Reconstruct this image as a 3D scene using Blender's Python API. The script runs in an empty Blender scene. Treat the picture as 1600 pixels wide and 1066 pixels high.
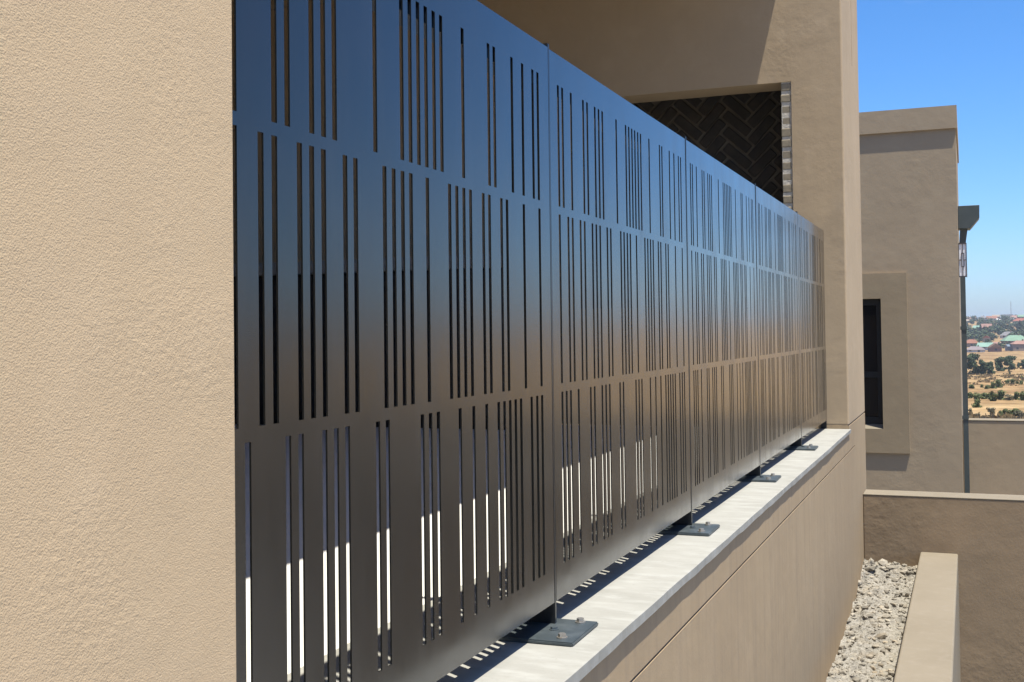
import bpy, bmesh, math, random
from mathutils import Vector, Matrix

# ------------------------------------------------------------------ camera, sky, sun
scene = bpy.context.scene
COL = scene.collection
rnd = random.Random(7)

FPX = 1800.0                      # focal length in pixels of a 1600 px wide picture
CAM = Vector((0.7644, 0.0, 0.5809))
YAW, PITCH, ROLL = 0.37651, 0.02255, -0.01255
PCY = 478.3
cyw, syw, cpt, spt = math.cos(YAW), math.sin(YAW), math.cos(PITCH), math.sin(PITCH)
FWD = Vector((-syw * cpt, cyw * cpt, spt))
RT0 = Vector((cyw, syw, 0))
UP0 = RT0.cross(FWD)
RT = RT0 * math.cos(ROLL) + UP0 * math.sin(ROLL)
UP = -RT0 * math.sin(ROLL) + UP0 * math.cos(ROLL)

cd = bpy.data.cameras.new('camera')
cam = bpy.data.objects.new('camera', cd)
COL.objects.link(cam)
m = Matrix.Identity(4)
for i in range(3):
    m[i][0], m[i][1], m[i][2], m[i][3] = RT[i], UP[i], -FWD[i], CAM[i]
cam.matrix_world = m
cd.sensor_fit = 'HORIZONTAL'
cd.sensor_width = 36.0
cd.lens = FPX * 36.0 / 1600.0
cd.shift_y = -(533.0 - PCY) / 1600.0
cd.clip_start = 0.02
cd.clip_end = 20000.0
scene.camera = cam

SUN = Vector((1.0, -0.59, 4.2)).normalized()       # towards the sun
world = bpy.data.worlds.new('World')
scene.world = world
world.use_nodes = True
wn, wl = world.node_tree.nodes, world.node_tree.links
wn.clear()
sky = wn.new('ShaderNodeTexSky')
sky.sky_type = 'NISHITA'
sky.sun_disc = False
sky.sun_elevation = math.asin(SUN.z)
sky.sun_rotation = math.atan2(SUN.x, SUN.y)
sky.altitude = 500.0
sky.air_density = 0.8
sky.dust_density = 1.5
sky.ozone_density = 8.0
bg = wn.new('ShaderNodeBackground')
bg.inputs['Strength'].default_value = 0.1125
wo = wn.new('ShaderNodeOutputWorld')
hs = wn.new('ShaderNodeHueSaturation')
hs.inputs['Saturation'].default_value = 1.19
wl.new(sky.outputs[0], hs.inputs['Color'])
tc = wn.new('ShaderNodeTexCoord')                     # thin cirrus
mp = wn.new('ShaderNodeMapping'); mp.inputs['Scale'].default_value = (1.6, 1.6, 13.0); mp.inputs['Location'].default_value = (0.3, 0.1, 0.55)
wl.new(tc.outputs['Generated'], mp.inputs['Vector'])
cn = wn.new('ShaderNodeTexNoise'); cn.inputs['Scale'].default_value = 1.7; cn.inputs['Detail'].default_value = 7; cn.inputs['Roughness'].default_value = 0.62
wl.new(mp.outputs[0], cn.inputs['Vector'])
cr = wn.new('ShaderNodeMapRange'); cr.inputs[1].default_value = 0.60; cr.inputs[2].default_value = 0.80; cr.inputs[4].default_value = 0.55
wl.new(cn.outputs['Fac'], cr.inputs[0])
cm = wn.new('ShaderNodeMix'); cm.data_type = 'RGBA'; cm.inputs[7].default_value = (3.3, 3.9, 4.4, 1)
wl.new(cr.outputs[0], cm.inputs[0]); wl.new(hs.outputs[0], cm.inputs[6])
wl.new(cm.outputs[2], bg.inputs['Color'])
wl.new(bg.outputs[0], wo.inputs['Surface'])

sd = bpy.data.lights.new('sun', 'SUN')
sd.energy = 4.3
sd.angle = math.radians(0.53)
sd.color = (1.0, 0.945, 0.82)
sun = bpy.data.objects.new('sun', sd)
sun.rotation_euler = SUN.to_track_quat('Z', 'Y').to_euler()
sun.location = (2, -2, 9)
COL.objects.link(sun)

vs = scene.view_settings
vs.view_transform = 'Standard'
vs.look = 'None'
vs.exposure = 1.0
vs.gamma = 1.0
vs.use_curve_mapping = False

# ------------------------------------------------------------------ helpers
def tag(o, label=None, cat=None, group=None, kind=None):
    if label: o['label'] = label
    if cat: o['category'] = cat
    if group: o['group'] = group
    if kind: o['kind'] = kind
    return o

def empty(name, loc, label, cat, group=None, rz=0.0):
    o = bpy.data.objects.new(name, None)
    o.empty_display_size = 0.2
    o.location = loc
    o.rotation_euler = (0, 0, rz)
    COL.objects.link(o)
    return tag(o, label, cat, group)

class MB:
    """collects faces in world (or local) coordinates and links them as one mesh"""
    def __init__(s): s.v, s.f = [], []
    def quad(s, *p):
        n = len(s.v); s.v += [tuple(q) for q in p]; s.f.append(tuple(range(n, n + len(p)))); return s
    def box(s, x0, x1, y0, y1, z0, z1):
        n = len(s.v)
        s.v += [(x, y, z) for z in (z0, z1) for y in (y0, y1) for x in (x0, x1)]
        for q in ((0, 2, 3, 1), (4, 5, 7, 6), (0, 1, 5, 4), (2, 6, 7, 3), (0, 4, 6, 2), (1, 3, 7, 5)):
            s.f.append(tuple(n + i for i in q))
        return s
    def prism(s, pts, z0, z1):
        """footprint pts (counter-clockwise x, y) swept from z0 to z1"""
        n, k = len(s.v), len(pts)
        s.v += [(x, y, z0) for x, y in pts] + [(x, y, z1) for x, y in pts]
        s.f.append(tuple(n + i for i in reversed(range(k))))
        s.f.append(tuple(n + k + i for i in range(k)))
        for i in range(k):
            j = (i + 1) % k
            s.f.append((n + i, n + j, n + k + j, n + k + i))
        return s
    def rot_prism(s, pts, axis_pts):
        """closed loop pts swept between two offset vectors"""
        n, k = len(s.v), len(pts)
        a, b = Vector(axis_pts[0]), Vector(axis_pts[1])
        s.v += [tuple(Vector(p) + a) for p in pts] + [tuple(Vector(p) + b) for p in pts]
        s.f.append(tuple(n + i for i in range(k)))
        s.f.append(tuple(n + k + i for i in reversed(range(k))))
        for i in range(k):
            j = (i + 1) % k
            s.f.append((n + j, n + i, n + k + i, n + k + j))
        return s
    def cyl(s, c, r0, r1, z0, z1, n=12, ph=0.0):
        return s.frus([(c[0] + r0 * math.cos(ph + 2 * math.pi * i / n), c[1] + r0 * math.sin(ph + 2 * math.pi * i / n), z0) for i in range(n)],
                      [(c[0] + r1 * math.cos(ph + 2 * math.pi * i / n), c[1] + r1 * math.sin(ph + 2 * math.pi * i / n), z1) for i in range(n)])
    def frus(s, lo, hi):
        n, k = len(s.v), len(lo)
        s.v += [tuple(p) for p in lo] + [tuple(p) for p in hi]
        s.f.append(tuple(n + i for i in reversed(range(k))))
        s.f.append(tuple(n + k + i for i in range(k)))
        for i in range(k):
            j = (i + 1) % k
            s.f.append((n + i, n + j, n + k + j, n + k + i))
        return s
    def mesh(s, name, mat):
        me = bpy.data.meshes.new(name)
        me.from_pydata(s.v, [], s.f)
        if mat: me.materials.append(mat)
        me.update()
        return me
    def build(s, name, mat, parent=None, bevel=0.0, fix=True, smooth=False):
        me = s.mesh(name, mat)
        if fix:
            bm = bmesh.new(); bm.from_mesh(me)
            bmesh.ops.recalc_face_normals(bm, faces=bm.faces)
            bm.to_mesh(me); bm.free()
        o = link(name, me, parent)
        if bevel:
            md = o.modifiers.new('bevel', 'BEVEL'); md.width = bevel; md.segments = 3; md.limit_method = 'ANGLE'
        if smooth:
            for p in me.polygons: p.use_smooth = True
        return o

def link(name, me, parent=None):
    o = bpy.data.objects.new(name, me)
    COL.objects.link(o)
    if parent:
        o.parent = parent
        par = parent
        inv = Matrix.Identity(4)
        chain = []
        while par: chain.append(par); par = par.parent
        mw = Matrix.Identity(4)
        for q in reversed(chain): mw = mw @ q.matrix_parent_inverse @ q.matrix_basis
        o.matrix_parent_inverse = mw.inverted()       # vertices stay in world coordinates
    return o

# ------------------------------------------------------------------ materials
def mat(name, base, rough=0.8, metal=0.0, spec=0.5, noise=None, bump=None, coat=0.0):
    """noise: list of (scale, dark colour, light colour, lo, hi, factor); bump: list of (scale, detail, strength, distance)"""
    M = bpy.data.materials.new(name)
    M.use_nodes = True
    n, l = M.node_tree.nodes, M.node_tree.links
    b = n['Principled BSDF']
    b.inputs['Roughness'].default_value = rough
    b.inputs['Metallic'].default_value = metal
    b.inputs['Specular IOR Level'].default_value = spec
    b.inputs['Coat Weight'].default_value = coat
    geo = n.new('ShaderNodeNewGeometry')
    col = n.new('ShaderNodeRGB'); col.outputs[0].default_value = (*base, 1)
    out = col.outputs[0]
    for (sc, c, lo, hi, fac, *st) in (noise or []):
        tx = n.new('ShaderNodeTexNoise'); tx.inputs['Detail'].default_value = 6; tx.inputs['Scale'].default_value = sc
        tx.inputs['Roughness'].default_value = 0.6
        src = geo.outputs['Position']
        if st:
            mp = n.new('ShaderNodeMapping'); mp.inputs['Scale'].default_value = st[0]
            l.new(src, mp.inputs['Vector']); src = mp.outputs[0]
        l.new(src, tx.inputs['Vector'])
        mr = n.new('ShaderNodeMapRange'); mr.inputs[1].default_value = lo; mr.inputs[2].default_value = hi
        mr.inputs[3].default_value = 0.0; mr.inputs[4].default_value = fac
        l.new(tx.outputs['Fac'], mr.inputs[0])
        mx = n.new('ShaderNodeMix'); mx.data_type = 'RGBA'
        l.new(mr.outputs[0], mx.inputs[0]); l.new(out, mx.inputs[6]); mx.inputs[7].default_value = (*c, 1)
        out = mx.outputs[2]
    l.new(out, b.inputs['Base Color'])
    prev = None
    for (sc, det, stg, dist, *st) in (bump or []):
        tx = n.new('ShaderNodeTexNoise'); tx.inputs['Scale'].default_value = sc; tx.inputs['Detail'].default_value = det
        src = geo.outputs['Position']
        if st:
            mp = n.new('ShaderNodeMapping'); mp.inputs['Scale'].default_value = st[0]
            l.new(src, mp.inputs['Vector']); src = mp.outputs[0]
        l.new(src, tx.inputs['Vector'])
        bp = n.new('ShaderNodeBump'); bp.inputs['Strength'].default_value = stg; bp.inputs['Distance'].default_value = dist
        l.new(tx.outputs['Fac'], bp.inputs['Height'])
        if prev: l.new(prev, bp.inputs['Normal'])
        prev = bp.outputs[0]
    if prev: l.new(prev, b.inputs['Normal'])
    return M

M = {}
M['stipple'] = mat('stippled_plaster', (0.521, 0.395, 0.249), 0.9, spec=0.2,
    noise=[(1.7, (0.480, 0.357, 0.224), 0.35, 0.7, 0.7), (9, (0.547, 0.419, 0.273), 0.5, 0.75, 0.5), (420, (0.422, 0.310, 0.195), 0.55, 0.72, 0.5), (11, (0.555, 0.464, 0.388), 0.70, 0.80, 0.6)],
    bump=[(2.2, 3, 0.4, 0.02), (230, 2, 0.24, 0.0016), (600, 2.5, 0.52, 0.0012)])
def coarse_patches(Mt, sc_mask, lo, hi, sc, stg, dist):
    """rougher trowelled patches laid over the finer relief"""
    n, l = Mt.node_tree.nodes, Mt.node_tree.links
    b = n['Principled BSDF']; prev = b.inputs['Normal'].links[0].from_socket
    geo = n.new('ShaderNodeNewGeometry')
    t1 = n.new('ShaderNodeTexNoise'); t1.inputs['Scale'].default_value = sc_mask; t1.inputs['Detail'].default_value = 3
    t2 = n.new('ShaderNodeTexNoise'); t2.inputs['Scale'].default_value = sc; t2.inputs['Detail'].default_value = 3
    l.new(geo.outputs['Position'], t1.inputs['Vector']); l.new(geo.outputs['Position'], t2.inputs['Vector'])
    mr = n.new('ShaderNodeMapRange'); mr.inputs[1].default_value = lo; mr.inputs[2].default_value = hi
    l.new(t1.outputs['Fac'], mr.inputs[0])
    mu = n.new('ShaderNodeMath'); mu.operation = 'MULTIPLY'
    l.new(mr.outputs[0], mu.inputs[0]); l.new(t2.outputs['Fac'], mu.inputs[1])
    bp = n.new('ShaderNodeBump'); bp.inputs['Strength'].default_value = stg; bp.inputs['Distance'].default_value = dist
    l.new(mu.outputs[0], bp.inputs['Height']); l.new(prev, bp.inputs['Normal'])
    l.new(bp.outputs[0], b.inputs['Normal'])
coarse_patches(M['stipple'], 6.0, 0.46, 0.66, 170, 0.30, 0.0028)
M['plaster'] = mat('smooth_plaster', (0.414, 0.317, 0.208), 0.85, spec=0.25,
    noise=[(1.1, (0.368, 0.281, 0.184), 0.4, 0.7, 0.8), (5, (0.450, 0.351, 0.238), 0.5, 0.75, 0.6), (3, (0.339, 0.264, 0.180), 0.55, 0.8, 0.5, (6, 6, 0.6))],
    bump=[(1.6, 3, 0.35, 0.02), (14, 5, 0.30, 0.006), (160, 4, 0.18, 0.0016)])
M['wall_render'] = mat('lower_wall_render', (0.351, 0.264, 0.165), 0.85, spec=0.25,
    noise=[(1.1, (0.314, 0.233, 0.147), 0.4, 0.7, 0.8), (5, (0.382, 0.291, 0.188), 0.5, 0.75, 0.6), (3, (0.288, 0.218, 0.143), 0.48, 0.75, 0.9, (9, 9, 0.5))],
    bump=[(1.6, 3, 0.35, 0.02), (14, 5, 0.30, 0.006), (160, 4, 0.18, 0.0016)])
M['plaster_far'] = mat('far_plaster', (0.364, 0.285, 0.194), 0.85, spec=0.25,
    noise=[(0.9, (0.326, 0.256, 0.173), 0.4, 0.7, 0.8), (4, (0.395, 0.315, 0.216), 0.5, 0.75, 0.6)],
    bump=[(1.3, 3, 0.35, 0.02), (11, 5, 0.30, 0.007), (90, 3, 0.15, 0.002)])
M['surround'] = mat('surround_plaster', (0.306, 0.239, 0.155), 0.85, spec=0.25,
    noise=[(0.9, (0.274, 0.214, 0.138), 0.4, 0.7, 0.8), (4, (0.332, 0.266, 0.174), 0.5, 0.75, 0.6)],
    bump=[(1.3, 3, 0.35, 0.02), (11, 5, 0.30, 0.007), (90, 3, 0.15, 0.002)])
M['plaster_pale'] = mat('pale_top_plaster', (0.208, 0.178, 0.133), 0.85, spec=0.25,
    noise=[(2.2, (0.183, 0.155, 0.113), 0.4, 0.7, 0.8), (18, (0.229, 0.197, 0.154), 0.5, 0.75, 0.6)],
    bump=[(2.5, 3, 0.3, 0.012), (24, 5, 0.25, 0.004)])
M['plaster_rough'] = mat('rough_plaster', (0.262, 0.194, 0.126), 0.9, spec=0.2,
    noise=[(1.3, (0.219, 0.165, 0.107), 0.4, 0.65, 0.9), (6, (0.284, 0.214, 0.143), 0.5, 0.75, 0.6)],
    bump=[(1.6, 4, 0.35, 0.03), (9, 6, 0.30, 0.010), (70, 4, 0.25, 0.003)])
coarse_patches(M['plaster'], 2.2, 0.50, 0.68, 38, 0.32, 0.006)
coarse_patches(M['plaster_far'], 1.4, 0.50, 0.66, 22, 0.18, 0.008)
coarse_patches(M['plaster_rough'], 1.8, 0.48, 0.64, 20, 0.36, 0.012)
M['coping'] = mat('coping_cement', (0.300, 0.295, 0.268), 0.75, spec=0.3,
    noise=[(4, (0.250, 0.245, 0.220), 0.42, 0.68, 0.9, (1.0, 2.5, 1.0)), (14, (0.355, 0.353, 0.328), 0.48, 0.7, 0.8, (0.7, 1.8, 1.0)), (60, (0.221, 0.214, 0.187), 0.58, 0.8, 0.6)],
    bump=[(18, 5, 0.25, 0.004), (150, 4, 0.2, 0.0012)])
M['floor'] = mat('balcony_floor_screed', (0.68, 0.665, 0.63), 0.6, spec=0.35,
    noise=[(2.5, (0.60, 0.59, 0.56), 0.4, 0.7, 0.8)], bump=[(20, 4, 0.1, 0.003)])
M['screen'] = mat('charcoal_powder_coat', (0.0125, 0.0142, 0.0148), 0.21, spec=0.25,
    noise=[(6, (0.018, 0.018, 0.018), 0.4, 0.7, 0.8), (5, (0.028, 0.0285, 0.028), 0.52, 0.8, 0.6, (1, 3, 0.35))], bump=[(900, 2, 0.03, 0.0003), (1.8, 2, 0.12, 0.006)])
pb = M['screen'].node_tree.nodes['Principled BSDF']
sn, sl = M['screen'].node_tree.nodes, M['screen'].node_tree.links
sg = sn.new('ShaderNodeNewGeometry'); sm_ = sn.new('ShaderNodeMapping'); sm_.inputs['Scale'].default_value = (1, 2.2, 0.7)
st_ = sn.new('ShaderNodeTexNoise'); st_.inputs['Scale'].default_value = 4.0; st_.inputs['Detail'].default_value = 8; st_.inputs['Roughness'].default_value = 0.65
sr = sn.new('ShaderNodeMapRange'); sr.inputs[1].default_value = 0.35; sr.inputs[2].default_value = 0.7; sr.inputs[3].default_value = 0.16; sr.inputs[4].default_value = 0.27
sl.new(sg.outputs['Position'], sm_.inputs['Vector']); sl.new(sm_.outputs[0], st_.inputs['Vector']); sl.new(st_.outputs['Fac'], sr.inputs[0])
sl.new(sr.outputs[0], pb.inputs['Roughness']); sl.new(sr.outputs[0], pb.inputs['Coat Roughness'])
pb.inputs['Coat Weight'].default_value = 1.0; pb.inputs['Coat IOR'].default_value = 1.38; pb.inputs['Coat Roughness'].default_value = 0.20
M['post'] = mat('post_powder_coat', (0.016, 0.018, 0.020), 0.30, spec=0.5)
M['plate'] = mat('base_plate_steel', (0.068, 0.084, 0.092), 0.42, metal=0.35,
    noise=[(18, (0.120, 0.140, 0.148), 0.45, 0.7, 0.9), (90, (0.048, 0.060, 0.068), 0.55, 0.75, 0.7)], bump=[(60, 4, 0.15, 0.001)])
M['bolt'] = mat('zinc_bolt', (0.45, 0.42, 0.37), 0.38, metal=0.8, noise=[(150, (0.30, 0.22, 0.14), 0.5, 0.75, 0.6)])
M['brick'] = mat('dark_fire_brick', (0.038, 0.034, 0.030), 0.85, noise=[(14, (0.064, 0.053, 0.043), 0.45, 0.7, 0.8)], bump=[(60, 4, 0.5, 0.004)])
M['mortar'] = mat('fireplace_mortar', (0.174, 0.151, 0.120), 0.95, noise=[(20, (0.151, 0.129, 0.106), 0.45, 0.7, 0.8)], bump=[(50, 4, 0.5, 0.006)])
M['jamb_brick'] = mat('grey_jamb_brick', (0.250, 0.212, 0.153), 0.9, noise=[(22, (0.167, 0.145, 0.108), 0.45, 0.7, 0.8)], bump=[(70, 4, 0.4, 0.003)])
M['jamb_mortar'] = mat('pale_mortar', (0.52, 0.48, 0.41), 0.95, noise=[(40, (0.36, 0.34, 0.31), 0.45, 0.7, 0.8)], bump=[(60, 4, 0.6, 0.006)])
M['counter_top'] = mat('counter_stone', (0.26, 0.25, 0.24), 0.4)
M['cabinet'] = mat('dark_cabinet', (0.018, 0.018, 0.02), 0.5)
M['frame'] = mat('black_window_frame', (0.012, 0.014, 0.016), 0.4)
M['gutter'] = mat('grey_green_gutter', (0.052, 0.066, 0.068), 0.5, noise=[(12, (0.07, 0.085, 0.085), 0.45, 0.7, 0.7)])
M['lamp_pane'] = mat('frosted_lamp_pane', (0.86, 0.84, 0.84), 0.35)
M['lamp_frame'] = mat('lamp_frame_metal', (0.06, 0.055, 0.06), 0.45)
M['stone'] = mat('rubble_stone', (0.270, 0.243, 0.196), 0.95,
    noise=[(9, (0.180, 0.162, 0.133), 0.4, 0.65, 0.9), (30, (0.368, 0.336, 0.281), 0.5, 0.72, 0.9), (5, (0.270, 0.208, 0.133), 0.55, 0.75, 0.7)], bump=[(120, 4, 0.5, 0.003)])
M['rubble_bed'] = mat('rubble_bed', (0.275, 0.256, 0.216), 0.95,
    noise=[(12, (0.180, 0.167, 0.144), 0.42, 0.66, 0.9), (45, (0.361, 0.335, 0.297), 0.5, 0.72, 0.9), (4, (0.285, 0.228, 0.153), 0.55, 0.75, 0.7)], bump=[(35, 6, 0.9, 0.02), (140, 4, 0.6, 0.005)])

def vary(Mt, lo, hi):
    n, l = Mt.node_tree.nodes, Mt.node_tree.links
    b = n['Principled BSDF']; src = b.inputs['Base Color'].links[0].from_socket
    g = n.new('ShaderNodeNewGeometry'); mr = n.new('ShaderNodeMapRange'); mr.inputs[3].default_value = lo; mr.inputs[4].default_value = hi
    l.new(g.outputs['Random Per Island'], mr.inputs[0])
    mx = n.new('ShaderNodeMix'); mx.data_type = 'RGBA'; mx.blend_type = 'MULTIPLY'; mx.inputs[0].default_value = 1.0
    l.new(src, mx.inputs[6]); l.new(mr.outputs[0], mx.inputs[7]); l.new(mx.outputs[2], b.inputs['Base Color'])
vary(M['stone'], 0.62, 1.2)
vary(M['brick'], 0.6, 1.3)

def glass_mat():
    g = mat('dark_window_glass', (0.012, 0.014, 0.017), 0.04, spec=0.6)
    return g
M['glass'] = glass_mat()

# ------------------------------------------------------------------ terrain
PROF = [(0, -2.40), (14, -2.45), (20, -2.6), (40, -4.2), (70, -6.2), (110, -8.0), (150, -9.6), (250, -12.3), (400, -14.9),
        (600, -15.0), (800, -15.4), (1000, -10.5), (1250, -3.0), (1500, 4.0), (1750, 9.5), (2000, 12.6), (2600, 12.0), (4500, 4.0), (9000, -20.0)]
def prof(r):
    for (a, za), (b, zb) in zip(PROF, PROF[1:]):
        if r <= b:
            t = (r - a) / (b - a)
            return za + (zb - za) * t
    return PROF[-1][1]
def hsh(i, j):
    v = math.sin(i * 127.1 + j * 311.7) * 43758.5453
    return v - math.floor(v)
def vnoise(x, y):
    i, j = math.floor(x), math.floor(y)
    u, v = x - i, y - j
    u, v = u * u * (3 - 2 * u), v * v * (3 - 2 * v)
    return (hsh(i, j) * (1 - u) + hsh(i + 1, j) * u) * (1 - v) + (hsh(i, j + 1) * (1 - u) + hsh(i + 1, j + 1) * u) * v
def tz(x, y):
    r = math.hypot(x, y)
    z = prof(r)
    if r > 40:
        k = min(1.0, (r - 40) / 100)
        z += k * (1.2 * (vnoise(x / 60, y / 60) - 0.5) + 0.5 * (vnoise(x / 17, y / 17) - 0.5))
    return z
def ray(px, py):
    d = RT * ((px - 800) / FPX) - UP * ((py - PCY) / FPX) + FWD
    return d.normalized()
def ground_at(px, py, r0=60.0):
    """where the line of sight of a picture point meets the terrain"""
    d = ray(px, py); t = r0
    while t < 3000:
        p = CAM + d * t
        if p.z < tz(p.x, p.y): return p, t
        t *= 1.004
    return CAM + d * 1700, 1700

def grass_mat():
    g = bpy.data.materials.new('dry_grass_ground'); g.use_nodes = True
    n, l = g.node_tree.nodes, g.node_tree.links
    b = n['Principled BSDF']; b.inputs['Roughness'].default_value = 0.95; b.inputs['Specular IOR Level'].default_value = 0.1
    geo = n.new('ShaderNodeNewGeometry')
    def ns(sc, det=6, rough=0.6):
        t = n.new('ShaderNodeTexNoise'); t.inputs['Scale'].default_value = sc; t.inputs['Detail'].default_value = det; t.inputs['Roughness'].default_value = rough
        l.new(geo.outputs['Position'], t.inputs['Vector']); return t.outputs['Fac']
    def ramp(f, stops):
        r = n.new('ShaderNodeValToRGB'); l.new(f, r.inputs[0])
        e = r.color_ramp.elements
        e[0].position, e[0].color = stops[0][0], (*stops[0][1], 1)
        e[1].position, e[1].color = stops[-1][0], (*stops[-1][1], 1)
        for p, c in stops[1:-1]:
            x = e.new(p); x.color = (*c, 1)
        return r.outputs[0]
    a = ramp(ns(0.045, 8, 0.68), [(0.30, (0.12, 0.073, 0.036)), (0.40, (0.205, 0.127, 0.060)), (0.48, (0.29, 0.193, 0.093)), (0.66, (0.37, 0.265, 0.140))])
    c = ramp(ns(0.6, 5), [(0.35, (0.62, 0.60, 0.55)), (0.65, (1, 1, 1))])
    mx = n.new('ShaderNodeMix'); mx.data_type = 'RGBA'; mx.blend_type = 'MULTIPLY'; mx.inputs[0].default_value = 0.75
    l.new(a, mx.inputs[6]); l.new(c, mx.inputs[7])
    d = ramp(ns(0.16, 6, 0.7), [(0.34, (0.55, 0.50, 0.44)), (0.48, (1, 1, 1)), (0.64, (1.35, 1.3, 1.25))])
    m2 = n.new('ShaderNodeMix'); m2.data_type = 'RGBA'; m2.blend_type = 'MULTIPLY'; m2.inputs[0].default_value = 0.8
    l.new(mx.outputs[2], m2.inputs[6]); l.new(d, m2.inputs[7])
    ln_ = n.new('ShaderNodeVectorMath'); ln_.operation = 'LENGTH'; l.new(geo.outputs['Position'], ln_.inputs[0])
    nr = n.new('ShaderNodeMapRange'); nr.inputs[1].default_value = 14; nr.inputs[2].default_value = 26; nr.inputs[3].default_value = 1; nr.inputs[4].default_value = 0
    l.new(ln_.outputs['Value'], nr.inputs[0])
    m3 = n.new('ShaderNodeMix'); m3.data_type = 'RGBA'; l.new(nr.outputs[0], m3.inputs[0])
    l.new(m2.outputs[2], m3.inputs[6]); m3.inputs[7].default_value = (0.30, 0.285, 0.255, 1)  # unseen yard round the house, made pale to bounce light onto the walls
    l.new(m3.outputs[2], b.inputs['Base Color'])
    return g
M['grass'] = grass_mat()

def build_terrain():
    radii = [0, 8, 14, 20, 28, 40, 55, 70, 85, 100, 115, 130, 145, 160, 175, 190, 210, 230, 250, 275, 300, 330, 360, 400, 440, 490, 540, 600, 660, 720,
             800, 880, 960, 1050, 1150, 1250, 1370, 1500, 1620, 1750, 1900, 2000, 2300, 2600, 3200, 4500, 9000]
    angs = []
    a = -180.0
    while a < 180.0:
        angs.append(a)
        a += 0.4 if 70 <= a < 98 else (1.5 if 20 <= a < 140 else 6.0)
    v, f = [(0, 0, tz(0, 0))], []
    for r in radii[1:]:
        for g in angs:
            x, y = r * math.cos(math.radians(g)), r * math.sin(math.radians(g))
            v.append((x, y, tz(x, y)))
    k = len(angs)
    for i in range(k): f.append((0, 1 + i, 1 + (i + 1) % k))
    for q in range(len(radii) - 2):
        for i in range(k):
            j = (i + 1) % k
            f.append((1 + q * k + i, 1 + (q + 1) * k + i, 1 + (q + 1) * k + j, 1 + q * k + j))
    me = bpy.data.meshes.new('ground'); me.from_pydata(v, [], f); me.materials.append(M['grass'])
    for p in me.polygons: p.use_smooth = True
    o = bpy.data.objects.new('ground', me); COL.objects.link(o)
    tag(o, 'dry golden grass hillside running out to the town on the ridge', kind='structure')
build_terrain()

# ------------------------------------------------------------------ the house that carries the screen
XW = 0.120           # outer wall face
YE = 6.86            # end wall face
YB = 7.95            # far end of the outer wall
house = empty('house', (0, 3, -2.4), 'tan plastered house with balcony opening that holds the dark slotted screen', 'house')

o = MB().box(-0.32, XW, -2.2, 0.917, 0.004, 3.3).build('front_column', M['stipple'], house, bevel=0.003)
o['label'] = 'bright stippled plaster column at the near end of the screen'

def rounded(x0, x1, y0, y1, r=0.010, notch=None):
    p = [(x0, y0)]
    for i in range(4):
        a = -math.pi / 2 + i * math.pi / 6
        p.append((x1 - r + r * math.cos(a), y0 + r + r * math.sin(a)))
    if notch: p += [(x1, notch[0]), (x1 - 0.018, notch[0] + 0.004), (x1 - 0.018, notch[1] - 0.004), (x1, notch[1])]
    for i in range(4):
        a = i * math.pi / 6
        p.append((x1 - r + r * math.cos(a), y1 - r + r * math.sin(a)))
    p.append((x0, y1))
    return p

# end wall: pier beside the fireplace, wall over, under and left of it
FX0, FX1, FZ0, FZ1 = -1.50, -0.171, 0.72, 2.03
b = MB()
b.prism(rounded(FX1, XW, YE, YB), 0.0295, 2.225)
b.prism(rounded(FX1, XW, YE, YB, notch=(7.476, 7.502)), 2.225, 3.3)
b.box(FX0, FX1, YE, 7.10, FZ1, 3.3)
b.box(-5.6, FX0, YE, 7.66, 0.0, 3.3)
b.box(FX0, FX1, YE, 7.66, 0.0, FZ0)
end_wall = b.build('end_wall', M['plaster'], house, fix=False)

b = MB()
b.box(FX0, FX1, 7.54, 7.66, FZ0, 3.3)
b.box(FX0, FX0 + 0.03, 7.0, 7.54, FZ0, 3.3)
b.box(FX1 - 0.030, FX1, 7.0, 7.54, FZ0, 3.3)
b.box(FX0, FX1, 7.10, 7.54, 3.0, 3.1)
b.box(FX0 + 0.03, FX1 - 0.03, 7.0, 7.54, FZ0, FZ0 + 0.02)
b.build('fireplace_lining', M['mortar'], house)['label'] = 'pale grey mortar bed of the dark fireplace'

# herringbone bricks on the fireplace back
L, Wd, G = 0.205, 0.062, 0.014
bk = MB().box(-L / 2, L / 2, -0.012, 0.012, -Wd / 2, Wd / 2)
bme = bk.mesh('brick', M['brick'])
bm = bmesh.new(); bm.from_mesh(bme); bmesh.ops.recalc_face_normals(bm, faces=bm.faces)
bmesh.ops.bevel(bm, geom=list(bm.edges), offset=0.005, segments=1, affect='EDGES'); bm.to_mesh(bme); bm.free()
def add_brick(x, z, ang):
    o = bpy.data.objects.new('brick', bme); COL.objects.link(o)
    o.parent = house
    o.matrix_parent_inverse = Matrix.Translation((0, -3, 2.4))
    o.location = (x, 7.534 + rnd.uniform(-0.004, 0.003), z)
    o.rotation_euler = (0, ang + rnd.uniform(-0.06, 0.06), 0)
    return o
nb = 0
P = Wd + G
# classic herringbone (brick of three squares): unit squares of side P, rotated by 45 degrees
for i in range(-24, 25):
    for j in range(-24, 25):
        k = (i - j) % 6
        if k == 0: u0, v0, hz = i + 1.5, j + 0.5, True       # lies along u, cells i..i+2
        elif k == 5: u0, v0, hz = i + 0.5, j + 1.5, False
        else: continue
        u, v = u0 * P, v0 * P
        x = -0.83 + (u - v) * math.sqrt(0.5)
        z = 1.55 + (u + v) * math.sqrt(0.5)
        if FX0 + 0.10 < x < FX1 - 0.07 and FZ0 + 0.08 < z < 2.15:
            add_brick(x, z, -math.pi / 4 if hz else math.pi / 4); nb += 1

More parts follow.
